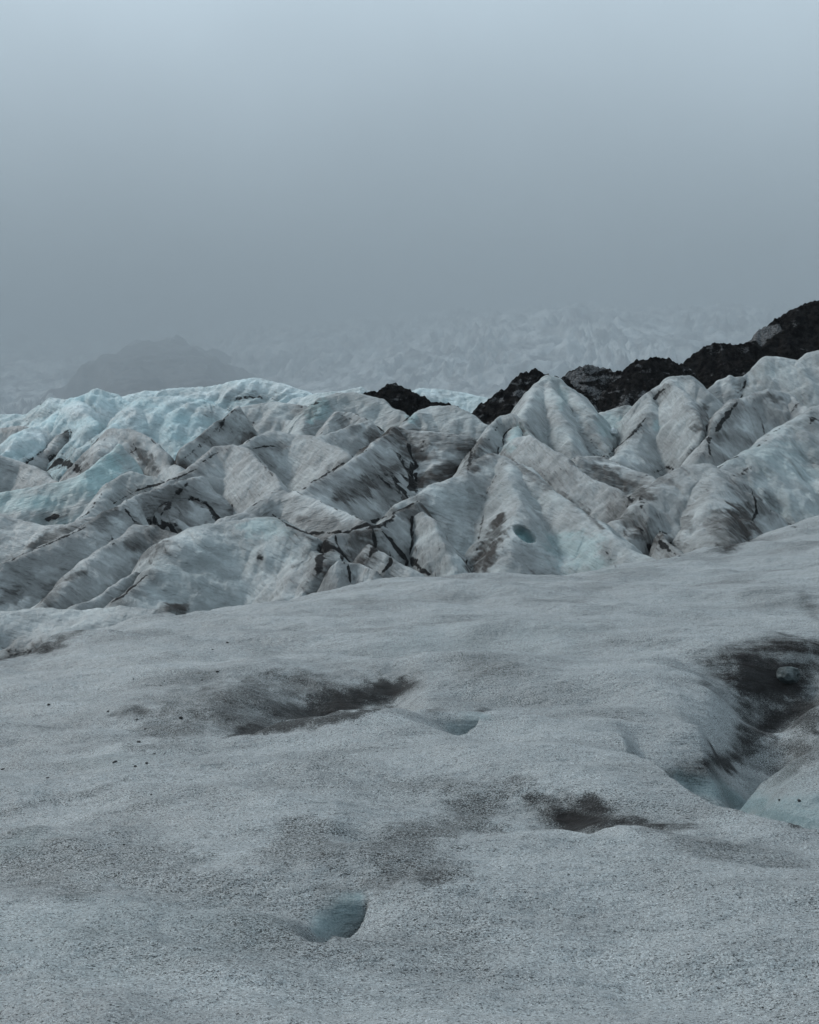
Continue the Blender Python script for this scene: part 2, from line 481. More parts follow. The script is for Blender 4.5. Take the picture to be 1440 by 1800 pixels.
# ------------------------------------------------------------------ the ridges: crests traced in the photo, each at its own distance
# name, material key, [crest lines (px, py, D)], slope to the viewer, slope behind, crest radius, dust, blue, foliation tilt (deg), label
G_ICE = 'ice ridges of the crevassed field'
G_BLUE = 'clean blue ice ridges at the back'
G_DARK = 'black debris ridges behind the ice'
RIDGES = [
 # far pale and blue ice
 ('ice_ridge', 'b', [[(200, 700, 118), (260, 687, 118), (340, 683, 118), (400, 672, 118), (450, 665, 118), (495, 674, 117), (535, 688, 116), (580, 700, 115)]], .45, .6, .6, .06, .25, 20, 'long white-blue ice ridge forming the highest pale skyline left of the small black cone', G_BLUE),
 ('ice_ridge', 'b', [[(520, 700, 112), (560, 690, 111), (600, 687, 110), (635, 680, 110), (662, 690, 110), (690, 700, 110)]], .5, .7, .4, .10, .12, -15, 'small whitish ice ridge on the skyline touching the left end of the small black cone', G_BLUE),
 ('ice_ridge', 'b', [[(715, 700, 118), (738, 682, 118), (780, 684, 118), (825, 690, 118), (860, 699, 116), (880, 712, 115)]], .5, .7, .4, .05, .22, 15, 'low white ice ridge on the skyline between the two black debris slopes', G_BLUE),
 ('ice_ridge', 'b', [[(-120, 728, 100), (0, 727, 100), (45, 728, 100), (75, 712, 100), (97, 698, 100), (135, 703, 99), (165, 720, 98)]], .65, .8, .5, .08, .35, 25, 'pale blue ice ridge at the left end of the skyline', G_BLUE),
 ('ice_ridge', 'b', [[(20, 765, 88), (80, 742, 91), (110, 722, 93), (135, 700, 94), (168, 684, 95), (200, 692, 95), (222, 708, 94), (235, 735, 92)], [(135, 700, 94), (160, 735, 89), (190, 752, 87)]], .7, .8, .7, .10, .5, 30, 'rounded blue ice ridge with a dirty right shoulder, highest at the left skyline', G_BLUE),
 ('ice_ridge', 'b', [[(205, 745, 86), (232, 715, 88), (252, 698, 90), (310, 697, 90), (360, 706, 90), (400, 722, 89), (420, 745, 88)]], .55, .8, .8, .12, .5, 28, 'broad blue ice slope with faint grey streaks below the long white skyline ridge', G_BLUE),
 # black debris ridges
 ('debris_ridge', 'd', [[(640, 692, 92), (665, 683, 93), (690, 673, 94), (716, 684, 94), (760, 701, 93), (800, 716, 92), (850, 737, 90), (880, 752, 89)]], .7, .9, .15, .30, 0, 0, 'small black debris cone on the skyline with a tail trailing down to the right', G_DARK),
 ('debris_ridge', 'd', [[(850, 708, 108), (870, 692, 108), (892, 681, 108), (920, 656, 108), (945, 648, 108), (962, 656, 108), (995, 668, 108), (1030, 690, 107)]], .75, .9, .2, .38, 0, 0, 'black debris peak rising behind the left flank of the tall pale ice pyramid', G_DARK),
 ('debris_ridge', 'd', [[(960, 672, 113), (985, 664, 113), (1010, 650, 113), (1035, 640, 113), (1065, 649, 113), (1110, 656, 112)]], .75, .9, .2, .48, 0, 0, 'low black debris hump just right of the tall pale ice pyramid', G_DARK),
 ('debris_ridge', 'd', [[(1085, 675, 110), (1100, 655, 110), (1113, 633, 110), (1150, 628, 110), (1180, 634, 110), (1205, 645, 110)]], .8, .9, .2, .34, 0, 0, 'flat-topped black debris hump with layered grey bands', G_DARK),
 ('debris_ridge', 'd', [[(1170, 655, 114), (1200, 637, 114), (1240, 609, 114), (1265, 601, 114), (1290, 605, 114), (1330, 600, 114)]], .8, .9, .2, .22, 0, 0, 'craggy black debris ridge left of the highest black slope', G_DARK),
 ('debris_ridge', 'd', [[(1285, 625, 118), (1312, 600, 118), (1335, 580, 118), (1365, 560, 118), (1400, 541, 118), (1432, 528, 118), (1500, 515, 118), (1620, 520, 118)]], .85, .9, .3, .12, 0, 0, 'highest black debris slope with a pale ice streak on its left edge', G_DARK),
 # right half, back to front
 ('ice_ridge', 'i', [[(1300, 668, 92), (1330, 640, 93), (1345, 626, 93), (1376, 629, 93), (1400, 634, 93), (1420, 619, 93), (1470, 612, 93), (1600, 600, 93)]], .7, .8, .7, .12, .05, 30, 'pale lumpy ice ridge at the right edge, directly below the highest black slope', G_ICE),
 ('ice_ridge', 'i', [[(1215, 705, 90), (1242, 685, 91), (1266, 668, 92), (1285, 658, 92), (1310, 661, 92), (1345, 684, 91), (1370, 700, 90)]], .8, .9, .4, .20, 0, -25, 'small peaked ice ridge between the rounded pale tower and the lumpy ridge at the right', G_ICE),
 ('ice_ridge', 'i', [[(1085, 800, 79), (1110, 770, 82), (1132, 730, 85), (1150, 688, 88), (1176, 662, 89), (1210, 661, 89), (1235, 682, 88), (1250, 705, 87)], [(1176, 662, 89), (1215, 705, 84), (1240, 750, 80)]], .85, .9, .7, .16, .03, 40, 'rounded pale ice tower with a black smudge near its top', G_ICE),
 ('ice_ridge', 'i', [[(1040, 730, 98), (1070, 722, 98), (1100, 712, 98), (1125, 720, 97)]], .9, .9, .6, .30, .22, 10, 'grey-green ice wall recessed in the notch between pyramid and tower', G_ICE),
 ('ice_ridge', 'i', [[(885, 810, 74), (905, 765, 78), (925, 712, 84), (940, 688, 88), (962, 658, 91), (985, 665, 91), (1010, 690, 89), (1035, 722, 86), (1060, 775, 82)], [(962, 658, 91), (985, 720, 85), (1000, 770, 80)]], .9, .95, .8, .14, .07, 50, 'tall pale ice pyramid standing in front of the black debris peak', G_ICE),
 ('ice_ridge', 'i', [[(1225, 800, 76), (1255, 745, 80), (1290, 703, 84), (1350, 684, 86), (1385, 692, 86), (1420, 715, 84)]], .85, .9, .4, .30, 0, 55, 'slanting ice ridge with a long black gash down its left side', G_ICE),
 ('ice_ridge', 'i', [[(1215, 850, 66), (1260, 828, 67), (1310, 795, 69), (1350, 768, 71), (1400, 738, 73), (1440, 714, 75), (1520, 690, 77), (1640, 680, 78)]], .55, .8, .8, .10, .10, 35, 'great smooth blue-grey ice slope at the right edge, bending down into the hollow', G_ICE),
 ('ice_ridge', 'i', [[(1130, 880, 62), (1160, 850, 64), (1185, 830, 65), (1212, 817, 65), (1240, 814, 65), (1268, 824, 65), (1285, 850, 64)], [(1240, 814, 65), (1262, 880, 60), (1275, 930, 57)]], .7, 1.0, 1.8, .22, .02, 80, 'dome-shaped ice mound with vertical ribs above the dark hollow', G_ICE),
 ('ice_ridge', 'i', [[(1000, 815, 74), (1020, 802, 74), (1050, 802, 74), (1090, 817, 73), (1130, 830, 72), (1160, 850, 70)]], .75, .9, .6, .42, 0, 15, 'low brown-stained ice ridge in the middle of the right half, ahead of the notch', G_ICE),
 ('ice_ridge', 'i', [[(905, 770, 75), (930, 765, 74), (985, 800, 70), (1040, 835, 67), (1090, 860, 65), (1140, 900, 62), (1180, 950, 58), (1200, 975, 56)]], .8, .9, .4, .28, 0, 45, 'long straight ice spur slanting down right from the tall pyramid to the hollow', G_ICE),
 ('ice_ridge', 'i', [[(815, 830, 72), (840, 785, 76), (860, 750, 79), (880, 730, 81), (900, 726, 81), (920, 740, 80), (932, 765, 78)]], .9, 1.0, .3, .30, .05, 60, 'narrow ice fin with a blue-green face beside the brown bowl', G_ICE),
 ('ice_ridge', 'i', [[(715, 735, 84), (735, 722, 85), (760, 714, 86), (800, 712, 86), (830, 728, 85), (850, 745, 84)]], .75, .9, .5, .22, .05, -20, 'low grey ice ridge below the tail of the small black cone', G_ICE),
 ('ice_ridge', 'i', [[(640, 790, 74), (665, 765, 77), (688, 748, 79), (720, 756, 79), (770, 760, 79), (830, 765, 79), (860, 785, 78)]], .55, .9, .4, .55, 0, 5, 'brown-stained ice bowl with dirty bands in the centre of the field', G_ICE),
 ('ice_ridge', 'i', [[(520, 866, 62), (555, 846, 65), (600, 820, 69), (640, 787, 73), (665, 765, 76), (690, 748, 78)]], .7, 1.1, .4, .22, 0, 38, 'long light ice rib slanting up right to the rim of the brown bowl', G_ICE),
 ('ice_ridge', 'i', [[(700, 885, 59), (760, 852, 61), (815, 832, 63), (845, 810, 65), (868, 797, 66), (888, 802, 66), (960, 851, 62), (1040, 912, 57), (1110, 968, 53), (1180, 990, 51)], [(884, 800, 66), (905, 850, 61), (900, 900, 57), (893, 960, 54)]], .62, .9, .5, .14, .05, 22, 'large pale ice pyramid with a round blue melt hole low on its face', G_ICE),
 # centre and left, back to front
 ('ice_ridge', 'i', [[(530, 760, 84), (548, 720, 87), (565, 700, 88), (590, 691, 89), (625, 690, 89), (665, 700, 88), (705, 722, 86), (730, 745, 84)]], .75, .9, .6, .16, .08, -30, 'grey ice ridge with a blue cleft on its left end, left of the black cone', G_ICE),
 ('ice_ridge', 'i', [[(560, 765, 82), (580, 742, 83), (594, 722, 84), (615, 725, 84), (645, 738, 83), (670, 755, 81)]], .85, .9, .25, .30, 0, -30, 'small sharp ice ridge with a brown stain under its peak near the black cone', G_ICE),
 ('ice_ridge', 'i', [[(370, 770, 88), (392, 738, 91), (415, 722, 92), (445, 711, 93), (485, 706, 93), (530, 713, 92), (565, 735, 90)]], .65, .9, .9, .10, .03, 18, 'smooth pale ice dome in the rear centre below the white skyline ridge', G_ICE),
 ('ice_ridge', 'i', [[(430, 785, 77), (455, 766, 79), (482, 757, 80), (520, 764, 80), (560, 768, 79), (600, 755, 80), (645, 738, 81)], [(560, 768, 79), (610, 800, 74), (640, 815, 72)]], .65, .9, .4, .14, .02, 42, 'wide pale ice slope with a thin black crest line behind the light rib', G_ICE),
 ('ice_ridge', 'i', [[(285, 850, 68), (320, 832, 70), (352, 808, 72), (382, 786, 74), (412, 781, 74), (436, 790, 73), (462, 820, 70), (500, 858, 66)]], .75, .9, .4, .16, 0, 45, 'triangular pale ice face with a dark line down its right edge', G_ICE),
 ('ice_ridge', 'i', [[(320, 790, 80), (345, 770, 82), (372, 748, 84), (400, 725, 86), (420, 712, 88)]], .9, .9, .25, .42, .05, 40, 'thin dirty ice fin slanting between the blue slope and the pale dome', G_ICE),
 ('ice_ridge', 'i', [[(160, 815, 79), (178, 775, 82), (196, 752, 84), (222, 753, 84), (262, 768, 83), (290, 792, 81), (318, 822, 78), (335, 850, 75)]], .75, .9, .8, .18, .02, 40, 'rounded pale ice mound with a branching black crack, right of the blue wall', G_ICE),
 ('ice_ridge', 'i', [[(45, 815, 86), (82, 788, 88), (108, 762, 89), (148, 748, 90), (182, 753, 89), (200, 775, 87)]], .8, .9, .6, .24, .03, 20, 'grey ice mound with a black debris hollow in its face at left', G_ICE),
 ('ice_ridge', 'i', [[(-90, 745, 95), (0, 752, 95), (30, 748, 95), (58, 752, 95), (80, 775, 93), (100, 800, 91)]], .8, .9, .3, .26, .12, 50, 'jagged grey ice ridge at the left edge below the blue skyline', G_ICE),
 ('ice_ridge', 'i', [[(-90, 790, 84), (0, 801, 84), (40, 812, 84), (75, 828, 82), (105, 848, 80)]], .7, .9, .6, .16, .02, 25, 'pale ice slab at the left edge above the blue wall', G_ICE),
 ('ice_wall', 'i', [[(-90, 870, 76), (0, 865, 76), (60, 856, 76), (115, 845, 76), (152, 828, 76), (180, 800, 78), (205, 780, 79)]], .8, .9, .3, .10, .42, -10, 'blue-green ice wall with pitted surface at the left', G_ICE),
 ('ice_ridge', 'i', [[(140, 912, 66), (170, 880, 69), (200, 848, 71), (232, 830, 72), (262, 838, 72), (300, 850, 71)]], .75, .9, .6, .14, .05, 40, 'pale ice shoulder just right of the blue wall, in front of the cracked mound', G_ICE),
 ('ice_ridge', 'i', [[(-90, 890, 63), (0, 902, 63), (35, 912, 63), (75, 925, 62), (115, 920, 62), (160, 908, 63)]], .5, .9, .8, .22, 0, 15, 'low rounded ice ridge at the left edge with a black wedge on its crest', G_ICE),
 ('ice_ridge', 'i', [[(-60, 1010, 52), (0, 990, 53), (45, 972, 54), (100, 950, 56), (150, 925, 58), (190, 897, 60), (216, 880, 61), (260, 865, 64), (310, 845, 67), (345, 835, 69)]], .72, 1.1, .35, .20, 0, 35, 'longest diagonal ice ridge at lower left with a black-lined crest', G_ICE),
 ('ice_ridge', 'i', [[(70, 1060, 48), (120, 1022, 50), (170, 975, 53), (210, 945, 55), (246, 920, 57), (275, 922, 57), (310, 945, 56)]], .72, 1.0, .5, .30, 0, 32, 'second diagonal ice ridge at lower left, brown in its folds', G_ICE),
 ('ice_ridge', 'i', [[(110, 1078, 46.5), (160, 1050, 48), (200, 1022, 49.5), (240, 993, 51), (275, 985, 51.5), (300, 988, 51.5)]], .75, 1.0, .35, .20, 0, 35, 'short diagonal ice ridge against the left foot of the big pale mound', G_ICE),
 ('ice_ridge', 'i', [[(395, 908, 59), (425, 897, 60), (455, 878, 61), (490, 860, 62), (515, 859, 62), (560, 881, 60), (610, 906, 58), (650, 922, 57)]], .7, 1.0, .5, .14, 0, -25, 'tent-shaped ice ridge just behind the big pale mound', G_ICE),
 ('ice_ridge', 'i', [[(200, 1062, 46.5), (245, 1025, 48.5), (285, 980, 51), (312, 945, 53), (345, 928, 54), (390, 920, 55), (435, 911, 55.5), (475, 910, 55.5), (515, 925, 54.5), (555, 942, 53.5), (575, 965, 52)]], .62, 1.0, 1.3, .10, .06, 28, 'big pale rounded ice mound with a faint blue patch near its top', G_ICE),
 ('ice_ridge', 'i', [[(575, 945, 53), (620, 932, 54.5), (660, 920, 55.5), (700, 895, 57.5), (735, 880, 59)]], .75, 1.0, .3, .45, 0, 50, 'dark cracked ice ridge over the black-veined pit in the centre', G_ICE),
 ('ice_ridge', 'i', [[(650, 955, 51.5), (685, 975, 50.5), (720, 1000, 49.5), (760, 1030, 48.5)]], .8, 1.0, .25, .14, 0, 60, 'pale ice slab below the black crack, right of the black-veined pit', G_ICE),
 ('ice_ridge', 'i', [[(600, 985, 49.5), (630, 990, 49.5), (660, 1000, 49)]], .9, 1.0, .25, .30, 0, 70, 'small grey ice block inside the black-veined pit', G_ICE),
 ('ice_ridge', 'i', [[(1012, 715, 88), (1035, 735, 86), (1052, 768, 83), (1064, 800, 80)]], .9, .95, .25, .30, .05, 60, 'thin grey ice fin clinging to the right flank of the tall pale pyramid', G_ICE),
 ('ice_ridge', 'i', [[(738, 900, 57.5), (768, 925, 55.5), (790, 962, 53.5), (803, 1000, 52)]], .8, .9, .3, .22, .05, 60, 'steep ice spur left of the brown stain on the large central pyramid', G_ICE),
 ('ice_ridge', 'i', [[(248, 912, 61.5), (282, 888, 63.5), (312, 870, 65.5), (335, 862, 67)]], .8, 1.0, .3, .45, 0, 50, 'short brown ice rib under the black-lined crest at left', G_ICE),
 ('ice_ridge', 'i', [[(-120, 1070, 43), (0, 1074, 43), (60, 1070, 43.5), (130, 1075, 43.5), (200, 1070, 43.5), (260, 1076, 43.5), (330, 1090, 43)]], .35, .9, 1.2, .10, .02, 10, 'low smooth ice swell behind the brow at lower left', G_ICE),
]

# perspective-friendly sampling: finer near, coarser far
NU, NR = 1300, 1400
Y0, Y1 = 34.0, 126.0
US = np.linspace(-0.52, 0.52, NU)
YS = np.exp(np.linspace(math.log(Y0), math.log(Y1), NR))
GX = US[None, :] * YS[:, None]
GY = np.repeat(YS[:, None], NU, 1)
# the same warping for all keeps neighbouring ice masses in step
WX = 0.42 * fbm(GX / 5.0, GY / 5.0, 41, 3) + 0.10 * fbm(GX / 0.9, GY / 0.9, 43, 2)
WY = 0.55 * fbm(GX / 5.0, GY / 5.0, 47, 3) + 0.14 * fbm(GX / 0.9, GY / 0.9, 49, 2)
N_BIG = fbm(GX / 3.6, GY / 3.6, 51, 4)
N_RDG = ridged(GX / 2.6, GY / 2.6, 57, 3) - 1.2
N_FIN = fbm(GX / 0.5, GY / 0.5, 61, 3)

_wx = GX + 1.2 * fbm(GX / 6, GY / 6, 66, 3); _wy = GY + 1.2 * fbm(GX / 6, GY / 6, 67, 3)
_pa = _wx * math.cos(R(32)) - _wy * math.sin(R(32)); _pb = _wx * math.sin(R(32)) + _wy * math.cos(R(32))
_qa = _wx * math.cos(R(-34)) - _wy * math.sin(R(-34)); _qb = _wx * math.sin(R(-34)) + _wy * math.cos(R(-34))
B1 = np.abs(perlin(_pa / 5.0, _pb / 15.0, 81)); B1r = np.abs(perlin(_qa / 5.0, _qb / 15.0, 82))
B2 = np.abs(perlin(_pa / 1.6, _pb / 6.0, 83)); B2r = np.abs(perlin(_qa / 1.6, _qb / 6.0, 84))
_m = sstep(-4, 10, GX + 6 * perlin(GX / 12, GY / 12, 85))
CRZ1 = B1 * (1 - _m) + B1r * _m; CRZ2 = B2 * (1 - _m) + B2r * _m
CRK = np.maximum((1 - sstep(0.01, 0.055, B1)) * (1 - _m), (1 - sstep(0.01, 0.055, B1r)) * _m) + 0.45 * np.maximum((1 - sstep(0.01, 0.07, B2)) * (1 - _m), (1 - sstep(0.01, 0.07, B2r)) * _m)
CRK = CRK * sstep(-0.15, 0.45, fbm(GX / 4, GY / 4, 86, 3))
FLOOR = -6.5
MELT_HOLE = None
def ridge_height(spec, idx):
    _, key, lines, sf, sb, rad, *_ = spec
    P = [np.array([at(*c) for c in ln]) for ln in lines]
    allp = np.concatenate(P)
    sf, sb, rad = sf * 1.5, sb * 1.4, rad * 0.75
    reach = (allp[:, 2].max() - FLOOR) / min(sf, sb) + 2
    reach = min(reach, 20)
    x0, x1 = allp[:, 0].min() - reach, allp[:, 0].max() + reach
    y0, y1 = allp[:, 1].min() - reach, allp[:, 1].max() + reach
    r0 = max(0, np.searchsorted(YS, y0) - 1); r1 = min(NR, np.searchsorted(YS, y1) + 1)
    um = min(x0 / YS[r0], x0 / YS[r1 - 1]); uM = max(x1 / YS[r0], x1 / YS[r1 - 1])
    c0 = max(0, np.searchsorted(US, um) - 1); c1 = min(NU, np.searchsorted(US, uM) + 1)
    sl = (slice(r0, r1), slice(c0, c1))
    dark = key == 'd'
    X = GX[sl] + WX[sl]; Y = GY[sl] + WY[sl]
    h = np.full(X.shape, -99.0)
    crest = np.full(X.shape, 99.0)
    for pl in P:
        for i in range(len(pl) - 1):
            a, b = pl[i], pl[i + 1]
            ex, ey = b[0] - a[0], b[1] - a[1]
            L2 = ex * ex + ey * ey + 1e-9
            t = np.clip(((X - a[0]) * ex + (Y - a[1]) * ey) / L2, 0, 1)
            dx = X - a[0] - t * ex; dy = Y - a[1] - t * ey
            d = np.sqrt(dx * dx + dy * dy)
            # the flank to the viewer and the far flank differ; blend by direction
            fr = 0.5 - 0.5 * dy / (d + 1e-6)
            s = sb + (sf - sb) * fr
            hh = a[2] + t * (b[2] - a[2]) - s * (np.sqrt(d * d + rad * rad) - rad)
            m = hh > h
            crest = np.where(m, d, crest)
            h = np.where(m, hh, h)
    k = sstep(0.0, 2.5, crest)                      # keep the traced skyline, roughen the flanks
    if dark:
        h = h + 0.28 * N_RDG[sl] * (0.35 + 0.65 * k) + 0.22 * N_FIN[sl] + 0.15 * fbm(GX[sl] / 1.2, GY[sl] / 1.2, 91, 3)
    elif key == 'b':
        h = h + 0.12 * N_RDG[sl] * (0.3 + 0.7 * k) + (1.6 * CRZ1[sl] - 0.5 + 0.6 * CRZ2[sl]) * (0.2 + 0.8 * k) + 0.25 * N_BIG[sl] * k + 0.05 * N_FIN[sl]
    else:
        h = h + 0.22 * N_BIG[sl] * (0.15 + 0.85 * k) + (1.05 * CRZ1[sl] - 0.35 + 0.38 * CRZ2[sl]) * (0.12 + 0.88 * k) + 0.04 * N_FIN[sl]
    return sl, h, crest

HTS = [ridge_height(s, i) for i, s in enumerate(RIDGES)]
TOP = ground_h(GX.ravel(), GY.ravel()).reshape(GX.shape)
GROUND_G = TOP.copy()
SEC = np.full(GX.shape, -99.0)                      # second-highest mass: where it nearly ties, two masses meet
for sl, h, c in HTS:
    T = TOP[sl]; S = SEC[sl]
    SEC[sl] = np.where(h > T, np.maximum(T, S), np.maximum(S, h))
    TOP[sl] = np.maximum(T, h)

def top_at(x, y):
    """height of whatever lies uppermost at plan points"""
    z = np.full(np.shape(x), -99.0)
    inn = (y > Y0) & (y < Y1 * 0.999) & (np.abs(x / np.maximum(y, 1)) < 0.515)
    out = ~inn
    if out.any(): z[out] = ground_h(x[out], y[out])
    if inn.any():
        fr = np.log(y[inn] / Y0) / math.log(Y1 / Y0) * (NR - 1)
        fc = (x[inn] / y[inn] + 0.52) / 1.04 * (NU - 1)
        i = fr.astype(int); j = fc.astype(int); a = fr - i; b = fc - j
        z[inn] = (TOP[i, j] * (1 - a) * (1 - b) + TOP[i + 1, j] * a * (1 - b) + TOP[i, j + 1] * (1 - a) * b + TOP[i + 1, j + 1] * a * b)
    return z

def hit(px, py):
    """the point of the surface that the photo shows at a pixel"""
    d = ray(px, py)
    ys = np.concatenate([np.arange(7, 40, 0.03), np.arange(40, 126, 0.06)])
    X = d[0] * ys / d[1]; Z = EYE[2] + d[2] * ys / d[1]
    g = top_at(X, ys)
    below = g > Z
    k = int(np.argmax(below)) if below.any() else len(ys) - 1
    return np.array([X[k], ys[k], Z[k]])

